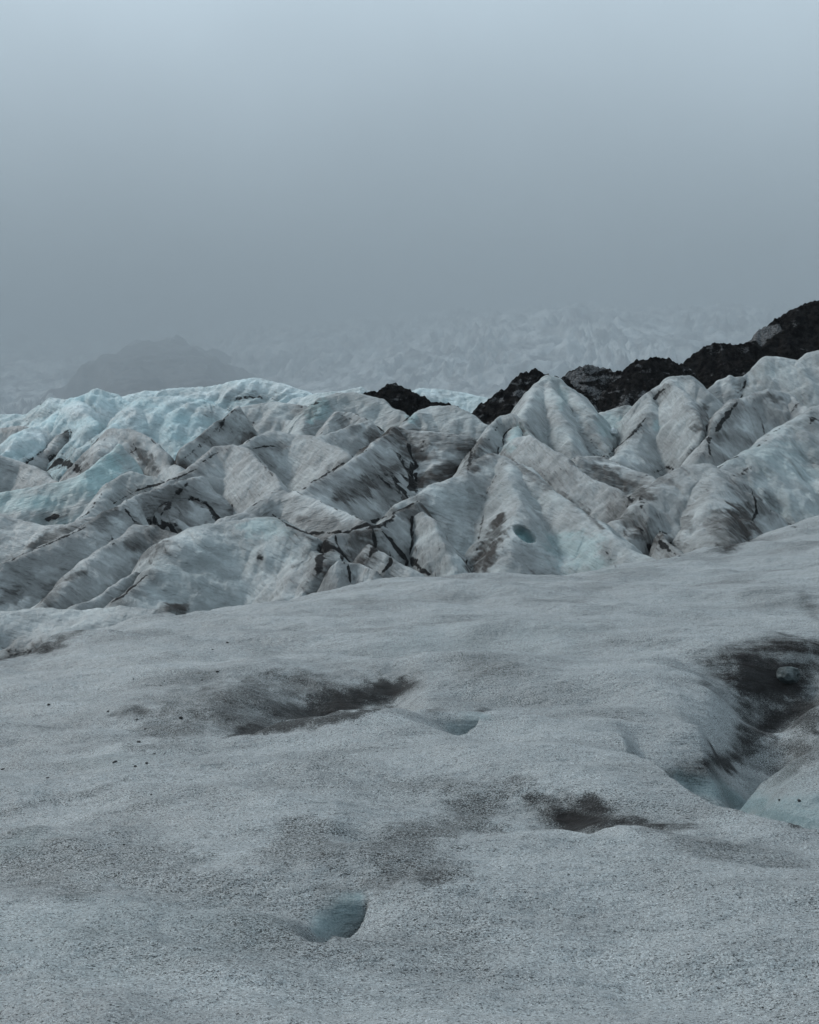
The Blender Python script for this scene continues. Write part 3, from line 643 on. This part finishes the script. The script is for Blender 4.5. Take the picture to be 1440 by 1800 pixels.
# ------------------------------------------------------------------ stains: what lies on the ice, with some painted shade, placed on the surface itself
# (photo line, half width in m, kind 0 dust / 1 grit / 2 blue, amount)
STAINS = [
 # black debris, veins and painted hollow shade of the ridge field
 ([(85, 826), (105, 812), (125, 816), (142, 828)], .9, 1, 1.0), ([(95, 805), (130, 790), (160, 775), (178, 768)], .6, 1, .55),
 ([(78, 914), (95, 908), (108, 906)], .45, 1, 1.0),
 ([(233, 776), (240, 790), (230, 796)], .22, 1, .9), ([(242, 790), (262, 815), (275, 835)], .5, 0, .8),
 ([(320, 808), (345, 790), (372, 765), (395, 735)], .5, 1, .55),
 ([(200, 885), (230, 868), (270, 852), (315, 838), (345, 825)], .28, 1, .9),
 ([(283, 905), (295, 890), (310, 868), (330, 850)], .45, 1, .8), ([(255, 885), (290, 880), (320, 860)], 1.4, 0, .8),
 ([(0, 990), (40, 975), (100, 950), (150, 928)], .28, 1, .7), ([(60, 960), (110, 938), (160, 918), (200, 895)], .9, 0, .7),
 ([(220, 895), (235, 915), (245, 918)], .25, 1, .8), ([(195, 940), (200, 955), (190, 968)], .2, 1, .6),
 ([(230, 960), (270, 945), (300, 930), (312, 935)], 1.0, 0, .9), ([(240, 985), (270, 965), (300, 975)], .8, 0, .6),
 ([(196, 1060), (215, 1048), (235, 1030), (258, 1012)], .30, 1, 1.0),
 ([(20, 1000), (60, 1025), (90, 1030), (150, 1005)], .4, 0, .7), ([(0, 1060), (40, 1040), (90, 1035)], .6, 0, .6), ([(85, 1035), (88, 1065)], .5, 0, .8),
 ([(280, 1075), (310, 1072), (325, 1065)], .5, 0, .9), ([(325, 1080), (345, 1055), (352, 1040)], .25, 1, .5),
 ([(440, 790), (470, 784), (500, 787)], .18, 1, .95), ([(442, 792), (465, 820), (485, 842)], .28, 1, .6), ([(455, 790), (470, 815), (480, 835)], .5, 0, .6),
 ([(352, 815), (378, 798), (398, 790)], .22, 1, .7), ([(446, 862), (455, 870), (458, 880)], .3, 1, .6),
 ([(385, 760), (395, 735), (412, 720)], .35, 1, .7), ([(530, 715), (548, 712), (560, 708)], .6, 1, .9), ([(545, 735), (550, 720)], .9, 0, .7),
 ([(405, 704), (440, 698), (480, 700)], .6, 1, .8), ([(370, 725), (400, 720)], .6, 1, .7),
 ([(540, 762), (548, 768)], .3, 1, .7), ([(595, 728), (610, 735), (625, 740)], .35, 1, .6), ([(605, 740), (620, 760)], 1.0, 0, .6),
 ([(556, 845), (585, 826), (612, 808)], .3, 1, .9),
 ([(660, 765), (690, 760), (720, 768)], 1.8, 0, .9), ([(700, 770), (720, 780), (715, 800)], 1.6, 0, .8), ([(590, 880), (620, 862), (660, 845), (700, 820)], .9, 0, .9),
 ([(640, 850), (660, 842), (690, 830)], .4, 1, .5), ([(745, 770), (742, 795), (735, 830)], .4, 1, .55), ([(828, 765), (828, 800), (822, 830)], .45, 1, .75),
 ([(840, 770), (835, 810), (830, 825)], 1.3, 0, .8), ([(760, 775), (800, 775), (830, 780)], 1.5, 0, .5),
 ([(850, 790), (862, 765), (880, 745), (905, 738)], .3, 1, .5),
 ([(480, 905), (510, 925), (540, 938), (575, 937), (610, 935), (650, 920), (690, 900), (740, 880)], .3, 1, .95),
 ([(525, 912), (560, 920), (600, 928)], .5, 0, .6),
 ([(560, 945), (562, 980), (558, 1030)], .55, 1, 1.0), ([(575, 945), (580, 980), (572, 1010)], .7, 0, 1.0), ([(590, 940), (598, 970), (605, 990)], .22, 1, .95),
 ([(620, 940), (640, 960), (630, 985)], 1.5, 0, .9), ([(655, 930), (660, 960), (650, 980)], .4, 1, .9), ([(672, 935), (690, 955), (710, 975), (735, 995), (755, 1010)], .42, 1, 1.0),
 ([(685, 970), (688, 990), (668, 1010)], .2, 1, .9), ([(612, 992), (614, 1010), (616, 1025)], .2, 1, .9), ([(645, 930), (670, 922), (690, 908)], .7, 1, .8),
 ([(485, 1045), (505, 1028), (515, 1015)], .4, 1, .45),
 ([(700, 895), (725, 885), (735, 880)], .4, 1, .7), ([(715, 900), (728, 925)], .6, 0, .6), ([(790, 920), (785, 945), (780, 960)], .3, 1, .5), ([(780, 960), (760, 980)], .2, 1, .4),
 ([(880, 905), (868, 940), (860, 980), (850, 1005)], .75, 0, 1.0), ([(868, 940), (842, 990), (825, 1000)], .8, 0, .9), ([(850, 905), (842, 950), (835, 980)], .35, 1, .6),
 ([(888, 805), (870, 840), (852, 875), (835, 888)], .16, 1, .6), ([(820, 862), (835, 868)], .4, 0, .6),
 ([(890, 800), (930, 830), (980, 865), (1030, 900), (1060, 930)], .35, 0, .7), ([(1060, 960), (1075, 985), (1085, 1000)], .12, 1, .6),
 ([(1070, 890), (1100, 910), (1130, 930), (1160, 950)], .8, 0, .8), ([(1120, 925), (1150, 945), (1180, 970), (1195, 978)], .35, 1, .85),
 ([(1045, 820), (1080, 850), (1110, 850)], .9, 0, .8), ([(1100, 860), (1130, 870), (1145, 875)], .7, 0, .9), ([(1010, 805), (1005, 820)], .3, 0, .8),
 ([(1060, 790), (1070, 800), (1080, 790), (1110, 765), (1135, 735)], .5, 1, .75), ([(1030, 755), (1050, 790), (1065, 802)], .6, 1, .8),
 ([(1130, 840), (1150, 830), (1175, 822), (1190, 828)], .4, 1, .7), ([(1125, 870), (1130, 885), (1125, 895)], .5, 1, .6), ([(1135, 860), (1160, 850), (1180, 840)], .8, 0, .7),
 ([(1150, 702), (1160, 690), (1170, 684)], .45, 1, 1.0), ([(1250, 770), (1262, 752), (1280, 728), (1296, 708)], .45, 1, 1.0), ([(1250, 740), (1245, 770), (1248, 800)], .4, 1, .75),
 ([(1240, 715), (1232, 740), (1250, 765)], .8, 0, .8), ([(1350, 690), (1362, 705), (1372, 700)], .5, 0, .8), ([(1385, 735), (1398, 715), (1410, 705)], .35, 1, .6),
 ([(1425, 745), (1430, 735), (1445, 742)], .6, 1, .7), ([(1340, 700), (1330, 735), (1350, 770)], .15, 1, .4),
 ([(1320, 858), (1328, 880), (1330, 900), (1320, 920)], .2, 1, .95), ([(1352, 868), (1360, 885), (1352, 905)], .16, 1, .9),
 ([(1315, 890), (1310, 920), (1290, 950), (1275, 965)], 1.4, 0, 1.0), ([(1290, 850), (1310, 870), (1350, 900)], 1.0, 0, .7), ([(1260, 900), (1270, 940), (1280, 960)], .8, 0, .7),  # shade of the hollow right of the dome, painted as dust
 ([(1285, 835), (1300, 838), (1320, 820)], .5, 1, .6), ([(1390, 925), (1400, 928)], .2, 1, .9),
 ([(1200, 910), (1215, 930)], .5, 0, .6), ([(1110, 655), (1150, 680)], .1, 0, .1),
 # blue, clean ice
 ([(430, 925), (470, 925), (500, 935)], 1.0, 2, .4), ([(970, 950), (1010, 965), (1050, 990)], 1.2, 2, .45), ([(1000, 985), (1040, 1000), (1070, 1000)], 1.2, 2, .28),
 ([(900, 790), (905, 765), (912, 748)], .7, 2, .55), ([(548, 740), (560, 715), (570, 705)], .9, 2, .8), ([(1152, 755), (1155, 740)], .4, 2, .5),
 ([(170, 860), (185, 825), (195, 795)], 1.6, 2, .8), ([(60, 880), (100, 875), (140, 865)], 1.5, 2, .35), ([(985, 720), (990, 700), (985, 680)], .5, 2, .35),
 ([(1320, 790), (1380, 810), (1420, 840)], 2.5, 2, .25), ([(905, 780), (920, 940)], .05, 2, .1), ([(722, 740), (725, 725)], .5, 2, .7), ([(1072, 730), (1060, 760)], 1.2, 2, .4),
 # the near surface: dark dirt in the hollows, blue ice, gully-wall shade
 ([(1480, 1225), (1420, 1245), (1370, 1268), (1310, 1305)], .45, 1, .7), ([(1480, 1215), (1400, 1245), (1350, 1270), (1290, 1315)], .5, 0, .8), ([(1180, 1360), (1230, 1352), (1300, 1325)], .3, 0, .7),
 ([(1330, 1175), (1350, 1195), (1400, 1200)], .8, 0, 1.0), ([(700, 1215), (640, 1235), (580, 1250)], .55, 0, .8),
 ([(705, 1212), (660, 1225), (600, 1240), (560, 1255), (520, 1268)], 1.0, 1, .75), ([(720, 1208), (640, 1222), (560, 1235), (480, 1250), (400, 1272)], 1.6, 0, .5),
 ([(470, 1200), (400, 1230), (340, 1270), (300, 1300)], 2.2, 1, .42), ([(600, 1205), (520, 1215), (400, 1225), (300, 1235)], 1.6, 1, .35),
 ([(660, 1248), (580, 1262), (500, 1273), (400, 1295)], .4, 1, .75),
 ([(205, 1255), (225, 1250), (250, 1252)], .45, 0, .6), ([(300, 1220), (340, 1195), (380, 1182)], .6, 0, .3),
 ([(0, 1158), (50, 1145), (100, 1128), (135, 1113)], .8, 0, .75), ([(0, 1160), (60, 1145), (110, 1125)], .6, 1, .6), ([(-80, 1180), (0, 1150), (60, 1130)], 1.0, 0, .5),
 ([(985, 1440), (1015, 1443), (1045, 1445)], .32, 1, 1.0), ([(975, 1438), (1050, 1446)], .3, 0, 1.0), ([(700, 1210), (640, 1225), (580, 1242)], .5, 1, 1.0), ([(930, 1405), (980, 1425), (1030, 1440), (1090, 1444), (1160, 1452)], .40, 1, .70), ([(920, 1415), (1000, 1442), (1080, 1448), (1200, 1456)], .5, 0, .65),
 ([(900, 1385), (860, 1420), (820, 1450), (700, 1480), (600, 1500)], .9, 1, .45), ([(520, 1460), (600, 1490), (700, 1500), (760, 1530)], 1.3, 1, .40), ([(1150, 1460), (1280, 1480), (1420, 1520)], .6, 0, .35),
 ([(0, 1480), (60, 1520), (150, 1510), (280, 1530)], 1.6, 1, .36), ([(0, 1550), (150, 1545), (300, 1545)], 1.2, 1, .36),
 ([(650, 1555), (700, 1548), (760, 1545)], .3, 0, .4), ([(560, 1560), (610, 1570)], .3, 0, .35),
 ([(700, 1380), (800, 1375), (900, 1385)], .6, 1, .35), ([(250, 1410), (400, 1390), (560, 1370), (680, 1395)], 1.2, 1, .28), ([(0, 1430), (120, 1400), (220, 1372)], .25, 1, .3),
 ([(1300, 1170), (1340, 1190), (1390, 1205)], .9, 1, .9), ([(1265, 1160), (1300, 1150), (1360, 1140), (1440, 1135)], .8, 0, .95), ([(1260, 1165), (1330, 1180), (1430, 1170)], 1.2, 0, .9),
 ([(1240, 1205), (1280, 1215)], .6, 0, .5), ([(1360, 1230), (1400, 1255), (1440, 1250)], .5, 0, .5), ([(1320, 1290), (1380, 1275), (1440, 1262)], .8, 1, .6), ([(1240, 1340), (1280, 1335), (1330, 1320)], .25, 1, .7),
 ([(1400, 1310), (1440, 1330)], .9, 0, .45), ([(1270, 1410), (1300, 1408), (1340, 1428)], .35, 1, .55), ([(1360, 1440), (1420, 1455)], .15, 1, .8),
 ([(760, 1250), (770, 1245)], .3, 0, .5), ([(840, 1250), (860, 1248)], .25, 0, .7), ([(1410, 1040), (1425, 1075), (1440, 1090)], .35, 0, .5),
 ([(1330, 1380), (1400, 1385), (1440, 1400)], .7, 2, .3), ([(1300, 1340), (1360, 1335), (1440, 1330)], .9, 1, .4), ([(1195, 1368), (1262, 1396), (1330, 1418), (1385, 1428), (1450, 1440), (1500, 1455)], .4, 2, .9), ([(1262, 1406), (1330, 1427), (1385, 1438), (1450, 1452)], .07, 1, .9), ([(556, 1640), (580, 1620), (612, 1592), (628, 1578)], .26, 2, .8), ([(795, 1275), (820, 1278), (845, 1258)], .45, 2, .6),  # gully wall strokes: blue ice colour with the wall's shade painted in
 ([(0, 1620), (200, 1640), (450, 1630)], 1.3, 2, .18), ([(150, 1340), (280, 1330)], .8, 2, .2), ([(700, 1140), (900, 1130), (1000, 1110)], 2.5, 2, .15), ([(0, 1500), (40, 1470)], .6, 2, .3),
]
def surface_path(pts, step):
    out = []
    for (ax, ay), (bx, by) in zip(pts[:-1], pts[1:]):
        n = max(1, int(math.hypot(bx - ax, by - ay) / step))
        out += [hit(ax + (bx - ax) * i / n, ay + (by - ay) * i / n) for i in range(n)]
    out.append(hit(*pts[-1]))
    return np.array(out)
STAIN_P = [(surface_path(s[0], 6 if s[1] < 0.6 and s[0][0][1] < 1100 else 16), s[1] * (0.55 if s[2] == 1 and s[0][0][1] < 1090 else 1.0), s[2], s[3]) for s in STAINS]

def apply_stains(P, st, seed):
    lo, hi = P.min(0), P.max(0)
    w1 = fbm(P[:, 0] / 1.1 + P[:, 2] * 0.6, P[:, 1] / 1.1 + P[:, 2] * 0.8, seed, 4, 0.6)
    w2 = fbm(P[:, 0] / 0.35 + P[:, 2] * 2, P[:, 1] / 0.35 + P[:, 2] * 2, seed + 3, 3, 0.6)
    for pts, w, k, amt in STAIN_P:
        pad = w * 4 + 1.0
        if (pts.max(0) + pad < lo).any() or (pts.min(0) - pad > hi).any(): continue
        m = ((P > pts.min(0) - pad) & (P < pts.max(0) + pad)).all(1)
        if not m.any(): continue
        d, par = seg_dist3(P[m], pts)
        if k == 1 and w < 0.5 and P[0, 1] > 41:     # grey-brown silt beside the vein, also painting in deeper trough shade
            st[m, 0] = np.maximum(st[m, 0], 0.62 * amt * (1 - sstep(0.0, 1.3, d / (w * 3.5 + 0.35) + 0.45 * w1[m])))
        n = len(pts) - 1
        f = par / max(n, 1)
        e = w * (0.45 + 0.55 * sstep(0, 0.22, f) * sstep(0, 0.22, 1 - f))
        if w < 0.5 and P[0, 1] > 41:                # veins: ragged in width, unbroken along their length
            q = d / (e * np.clip(0.85 + 0.7 * w1[m], 0.35, 1.6)) + 0.15 * w2[m]
        else:
            q = d / e + 0.55 * w1[m] + 0.30 * w2[m]
        v = amt * (1 - sstep(0.25, 1.45, q) if P[0, 1] > 41 else 1 - sstep(-0.1, 1.7, q))
        st[m, k] = np.maximum(st[m, k], v)
    return st

# ------------------------------------------------------------------ ground: one sheet from under the viewer to the far valley
ang_f = np.linspace(-0.47, 0.47, 1180)
ang_c = np.linspace(0.47, 2 * math.pi - 0.47, 120)[1:-1]
angs = np.concatenate([ang_f, ang_c])
rad_r = np.concatenate([np.linspace(0.6, 8.0, 14)[:-1], np.exp(np.linspace(math.log(8.0), math.log(62), 980)), np.exp(np.linspace(math.log(63), math.log(39000), 60))])
AX = np.sin(angs)[None, :] * rad_r[:, None]; AY = np.cos(angs)[None, :] * rad_r[:, None]
AZ = ground_h(AX.ravel(), AY.ravel())
GP = np.stack([AX.ravel(), AY.ravel(), AZ], 1)
na, nr = len(angs), len(rad_r)
ii, jj = np.meshgrid(np.arange(nr - 1), np.arange(na), indexing='ij')
j2 = (jj + 1) % na
gq = np.stack([ii * na + jj, (ii + 1) * na + jj, (ii + 1) * na + j2, ii * na + j2], -1).reshape(-1, 4)
gst = np.zeros((len(GP), 4)); gst[:, 3] = 1
nearm = (GP[:, 1] > 6) & (GP[:, 1] < 64) & (np.abs(GP[:, 0]) < 45)
sub = GP[nearm]
s0 = np.zeros((len(sub), 4)); s0[:, 3] = 1
s0[:, 1] = 0.13 + 0.20 * np.clip(fbm(sub[:, 0] / 3.5, sub[:, 1] / 2.2, 71, 4) + 0.1, 0, 1)
s0[:, 0] = 0.28 * np.clip(fbm(sub[:, 0] / 4.5 + 9, sub[:, 1] / 1.6, 73, 4) - 0.05, 0, 1)
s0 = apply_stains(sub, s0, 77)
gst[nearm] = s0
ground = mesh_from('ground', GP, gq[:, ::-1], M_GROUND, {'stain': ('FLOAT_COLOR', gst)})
tag(ground, kind='structure')

# ------------------------------------------------------------------ ridge meshes
def cut_hole(P, centre, r, depth):
    """a melt hole bored into the face, running in and down"""
    v = P - centre
    d = np.sqrt((v[:, 0] / r) ** 2 + (v[:, 1] / (r * 2.2)) ** 2 + ((v[:, 2] + 0.45 * v[:, 0]) / (r * 0.62)) ** 2) + 0.12 * perlin(P[:, 0] * 2.3, P[:, 2] * 2.3, 5)
    k = 1 - sstep(0.55, 1.05, d)
    P[:, 1] += k * depth * 0.8; P[:, 2] -= k * depth * 0.55
    return P, k

HOLE_C = hit(922, 938)
MATS = {'i': M_RIDGE, 'b': M_BLUE, 'd': M_DEBRIS}
for idx, (spec, (sl, h, crest)) in enumerate(zip(RIDGES, HTS)):
    name, key, lines, sf, sb, rad, dust, blue, tilt, label, group = spec
    T = TOP[sl]
    keep = h > T - 0.9
    cell = keep[:-1, :-1] & keep[1:, :-1] & keep[:-1, 1:] & keep[1:, 1:]
    if not cell.any(): continue
    X, Y = GX[sl], GY[sl]
    nc = X.shape[1]
    ci, cj = np.nonzero(cell)
    q = np.stack([ci * nc + cj, ci * nc + cj + 1, (ci + 1) * nc + cj + 1, (ci + 1) * nc + cj], -1)
    used, inv = np.unique(q.ravel(), return_inverse=True)
    q = inv.reshape(-1, 4)
    P = np.stack([X.ravel()[used], Y.ravel()[used], h.ravel()[used]], 1)
    cr = crest.ravel()[used]
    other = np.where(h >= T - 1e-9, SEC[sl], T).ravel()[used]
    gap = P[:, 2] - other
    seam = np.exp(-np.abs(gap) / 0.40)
    if key != 'd': P[:, 2] -= 0.85 * seam * sstep(-0.5, 0.4, fbm(P[:, 0] / 3, P[:, 1] / 3, 95, 2))
    crk = CRK[sl].ravel()[used]
    st = np.zeros((len(P), 4)); st[:, 3] = 1
    w = fbm(P[:, 0] / 2.8 + P[:, 2] * 0.3, P[:, 1] / 2.8 + P[:, 2] * 0.4, 200 + idx, 4, 0.55)
    if key == 'd':
        st[:, 0] = np.clip(dust + 0.25 * w + 0.5 * sstep(3.5, 7.5, cr), 0, 1)
        if 'streak on its left' in label:
            a = at(1306, 625, 118); b = at(1345, 580, 118)
            d, par = seg_dist3(P, np.array([a, (a + b) / 2 + [0, -1, 0], b]))
            st[:, 0] = np.maximum(st[:, 0], 0.95 * (1 - sstep(0.6, 2.0, d + 0.5 * w)))
    else:
        # dust washed into the folds, patchy
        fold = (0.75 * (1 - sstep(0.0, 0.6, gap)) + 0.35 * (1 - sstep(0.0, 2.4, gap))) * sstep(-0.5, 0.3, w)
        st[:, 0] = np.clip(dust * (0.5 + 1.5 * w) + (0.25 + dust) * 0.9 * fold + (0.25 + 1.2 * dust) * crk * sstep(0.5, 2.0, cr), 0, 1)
        w2 = fbm(P[:, 0] / 1.4 + P[:, 2] * 0.5, P[:, 1] / 1.4, 300 + idx, 3)
        line = (1 - sstep(0.0, 0.22, cr)) * sstep(0.05, 0.55, w2 + 0.15) if (idx * 7) % 5 < 2 else 0
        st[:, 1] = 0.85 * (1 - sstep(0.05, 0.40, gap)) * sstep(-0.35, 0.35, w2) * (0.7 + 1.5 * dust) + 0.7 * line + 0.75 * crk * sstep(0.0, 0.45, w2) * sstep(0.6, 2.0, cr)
        st[:, 2] = np.clip(blue * (1.0 + 1.2 * fbm(P[:, 0] / 4 + 3, P[:, 1] / 4 + P[:, 2] * 0.5, 400 + idx, 3)), 0, 1)
        st = apply_stains(P, st, 500 + idx)
    if 'melt hole' in label:
        P, k = cut_hole(P, HOLE_C, 0.60, 0.75)
        st[:, 2] = np.maximum(st[:, 2], k); st[:, 0] *= 1 - k
    a = R(tilt + random.uniform(-8, 8)); bz = R(random.uniform(-35, 35))
    n = np.array([math.sin(a) * math.cos(bz), math.sin(a) * math.sin(bz), math.cos(a)])
    e1 = np.array([math.cos(a), 0, -math.sin(a)]); e1 = e1 - n * (e1 @ n); e1 /= np.linalg.norm(e1)
    e2 = np.cross(n, e1)
    fol = np.stack([P @ e1 + idx * 31.0, P @ e2, P @ n + idx * 7.7], 1)
    org = (P[:, 0].mean(), P[:, 1].mean(), P[:, 2].min())
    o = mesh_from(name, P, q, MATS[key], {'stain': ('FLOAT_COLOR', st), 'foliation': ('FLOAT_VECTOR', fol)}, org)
    tag(o, label, {'debris_ridge': 'moraine ridge', 'ice_wall': 'ice wall'}.get(name, 'ice ridge'), group)

# ------------------------------------------------------------------ far mountain: icefall climbing into the fog, dark cliff on its left
NMU, NMR = 620, 560
mu = np.linspace(-0.75, 0.75, NMU)
my = np.exp(np.linspace(math.log(2600), math.log(13000), NMR))
MX = mu[None, :] * my[:, None]; MY = np.repeat(my[:, None], NMU, 1)
def mountain_base(x, y):
    side = np.clip(x / y, -0.45, 0.45)
    back = 1 + 0.30 * sstep(0.12, -0.25, side)
    t = np.clip((y / back - 3000) / 8500, 0, 1.1)
    b = -90 + (1300 + side * 500) * t ** 1.2 + 110 * fbm(x / 1900, y / 2200, 601, 3) * np.minimum(1, 3 * t)
    return np.where(b > 560, 560 + 300 * np.tanh((b - 560) / 500), b)      # it levels off to an ice cap inside the fog
def mountain_h(x, y):
    base = mountain_base(x, y)
    # crevassed flow: broken blocks in bands of differing roughness, drawn out down the slope
    wx = x + 160 * fbm(x / 700, y / 900, 605, 2)
    ser = 85 * (ridged(wx / 150, y / 330, 611, 4) - 1.2) + 40 * fbm(wx / 55, y / 110, 617, 4)
    return base + ser * (0.25 + 0.95 * sstep(-0.5, 0.5, fbm(x / 800, y / 1300, 621, 3)))
MZ = mountain_h(MX.ravel(), MY.ravel())
mi, mj = np.meshgrid(np.arange(NMR - 1), np.arange(NMU - 1), indexing='ij')
mq = np.stack([mi * NMU + mj, mi * NMU + mj + 1, (mi + 1) * NMU + mj + 1, (mi + 1) * NMU + mj], -1).reshape(-1, 4)
MZ = MZ * 2
mountain = mesh_from('mountain', np.stack([MX.ravel() * 2, MY.ravel() * 2, MZ], 1), mq, M_FALL)
tag(mountain, kind='structure')

# cliff: a dark shoulder of rock standing out of the same slope
ncu, ncr = 220, 260
cu = np.linspace(at(10, 650, 1)[0], at(570, 650, 1)[0], ncu); cyy = np.exp(np.linspace(math.log(2900), math.log(10500), ncr))
CX = cu[None, :] * cyy[:, None]; CY = np.repeat(cyy[:, None], ncu, 1)
um = at(285, 650, 1)[0]
q = (np.abs((cu[None, :] - um) / 0.070) ** 2 + np.abs((CY - 3700) / 2500) ** 2) ** 0.5 + 0.30 * fbm(CX / 300, CY / 900, 641, 5)
CZ = mountain_h(CX.ravel(), CY.ravel()).reshape(CX.shape) * 0.0 + (-90 + (1300 + um * 500) * np.clip((CY - 3000) / 8500, 0, 1) ** 1.2)
CZ = CZ + 300 * np.clip(1 - q, -2, 0.22) + 30 * fbm(CX / 130, CY / 130, 643, 4) * np.clip(1.2 - q, 0, 1)
ki, kj = np.meshgrid(np.arange(ncr - 1), np.arange(ncu - 1), indexing='ij')
cq = np.stack([ki * ncu + kj, ki * ncu + kj + 1, (ki + 1) * ncu + kj + 1, (ki + 1) * ncu + kj], -1).reshape(-1, 4)
cq = cq[(q.ravel()[cq] < 1.5).all(1)]
cliff = mesh_from('rock_cliff', np.stack([CX.ravel(), CY.ravel(), CZ.ravel()], 1) * 2, cq, M_CLIFF, None, (um * 7200, 7200, 0))
tag(cliff, 'dark rock cliff showing faintly through the fog above the blue ice at left', 'cliff')

# ------------------------------------------------------------------ loose stones, blocks, water
def lump(name, centre, size, mat, seed, squash=0.7, subdiv=2, rough=0.3):
    import bmesh
    bm = bmesh.new()
    bmesh.ops.create_icosphere(bm, subdivisions=subdiv, radius=1.0)
    rs = np.random.RandomState(seed)
    cuts = [(lambda v: v / np.linalg.norm(v))(rs.normal(size=3)) for _ in range(7)]
    offs = rs.uniform(0.55, 0.85, 7)
    for v in bm.verts:
        c = np.array(v.co)
        for n, o in zip(cuts, offs):
            e = c @ n - o
            if e > 0: c = c - n * e * 0.9
        c = c * (1 + rough * 0.25 * rs.normal() * 0.3)
        v.co = (c[0] * size * rs_s[0], c[1] * size * rs_s[1], c[2] * size * squash) if (rs_s := (1 + 0.35 * math.sin(seed), 1 + 0.3 * math.cos(seed * 1.7))) else None
    me = bpy.data.meshes.new(name); bm.to_mesh(me); bm.free()
    me.materials.append(mat)
    o = bpy.data.objects.new(name, me); COL.objects.link(o)
    o.location = [float(centre[0]), float(centre[1]), float(centre[2] + size * squash * 0.35)]
    o.rotation_euler = (0, 0, seed * 1.3)
    return o

G_ST = 'dark stones lying loose on the near ice'
STONES = [
 (400, 1130, 5, 'small dark stone lying alone high on the ice brow, farthest of the loose stones'),
 (374, 1142, 4, 'tiny dark stone just below the farthest loose stone on the ice brow'),
 (289, 1198, 5, 'upper of two dark pebbles close together above the dirt hollow'),
 (283, 1206, 5, 'lower of two dark pebbles close together above the dirt hollow'),
 (235, 1194, 4, 'lone tiny dark pebble left of the close pair above the dirt hollow'),
 (355, 1196, 4, 'dark pebble right of the close pair, on a faint dust streak'),
 (382, 1181, 5, 'dark pebble at the upper end of the faint dust streak'),
 (86, 1239, 6, 'lone dark stone on clean grey ice near the left edge, far from the others'),
 (190, 1251, 5, 'dark pebble just left of the small dirt smudge'),
 (241, 1265, 5, 'dark pebble just below the small dirt smudge'),
 (318, 1263, 9, 'largest loose dark stone, in the middle of the speckled hollow'),
 (256, 1282, 5, 'dark pebble below and left of the largest loose stone'),
 (243, 1305, 7, 'flat elongated dark stone midway between the largest stone and the swell edge'),
 (272, 1326, 6, 'left stone of a pair by the swell edge at left'),
 (290, 1326, 5, 'right stone of a pair by the swell edge at left'),
 (202, 1340, 8, 'angular dark stone left of the two stones touching the swell edge'),
 (238, 1348, 7, 'flat dark stone resting at the swell edge, lower of two neighbours'),
 (258, 1342, 7, 'dark stone resting at the swell edge, upper of two neighbours'),
 (6, 1353, 6, 'dark stone at the very left edge of the ice'),
 (84, 1368, 5, 'small dark stone on smooth ice below left of the swell-edge stones'),
 (266, 1397, 5, 'dark stone on the near side of the swell, below the swell edge'),
 (218, 1486, 7, 'slanting dark stone alone on the near swell at left'),
 (1370, 1407, 6, 'left dark stone stuck in the blue wall of the meltwater gully'),
 (1405, 1408, 7, 'right dark stone stuck in the blue wall of the meltwater gully'),
 (1341, 1772, 5, 'left dark pebble of a pair near the bottom right corner'),
 (1356, 1776, 5, 'right dark pebble of a pair near the bottom right corner'),
]
for k, (px, py, s, lab) in enumerate(STONES):
    c = hit(px, py)
    size = s * 0.5 * np.linalg.norm(c - EYE) / FPX
    tag(lump('stone', c, size, M_STONE, 40 + k, 0.6), lab, 'stone', G_ST)

c = hit(1385, 1185)
tag(lump('ice_block', c - np.array([0, 0, .10]), 0.28, M_BLOCK, 7, 0.85, 3, 0.5), 'grey translucent ice block sitting in the dark dirt pit at right', 'ice block')
c = hit(1078, 762)
tag(lump('ice_block', c, 0.42, M_PALE, 12, 0.8, 3, 0.2), 'small pale ice block wedged in the notch between pyramid and tower', 'ice block')

# ------------------------------------------------------------------ haze
def haze_box(x0, x1, y0, y1, z0, z1, density):
    v = [(x, y, z) for z in (z0, z1) for y in (y0, y1) for x in (x0, x1)]
    f = [(0, 2, 3, 1), (4, 5, 7, 6), (0, 1, 5, 4), (2, 6, 7, 3), (0, 4, 6, 2), (1, 3, 7, 5)]
    me = bpy.data.meshes.new('haze'); me.from_pydata(v, [], f); me.update()
    mat = bpy.data.materials.new('haze_air'); mat.use_nodes = True
    n, l = mat.node_tree.nodes, mat.node_tree.links
    n.clear()
    out = n.new('ShaderNodeOutputMaterial'); pv = n.new('ShaderNodeVolumePrincipled')
    pv.inputs['Color'].default_value = (0.335, 0.376, 0.405, 1)
    pv.inputs['Density'].default_value = density
    pv.inputs['Anisotropy'].default_value = 0.0
    l.new(pv.outputs[0], out.inputs['Volume'])
    me.materials.append(mat)
    o = bpy.data.objects.new('haze', me); COL.objects.link(o)
    tag(o, kind='stuff')
haze_box(-40000, 40000, -40000, 40000, min(float(MZ.min()), float(AZ.min())) - 1, float(MZ.max()) + 5, 0.000175)
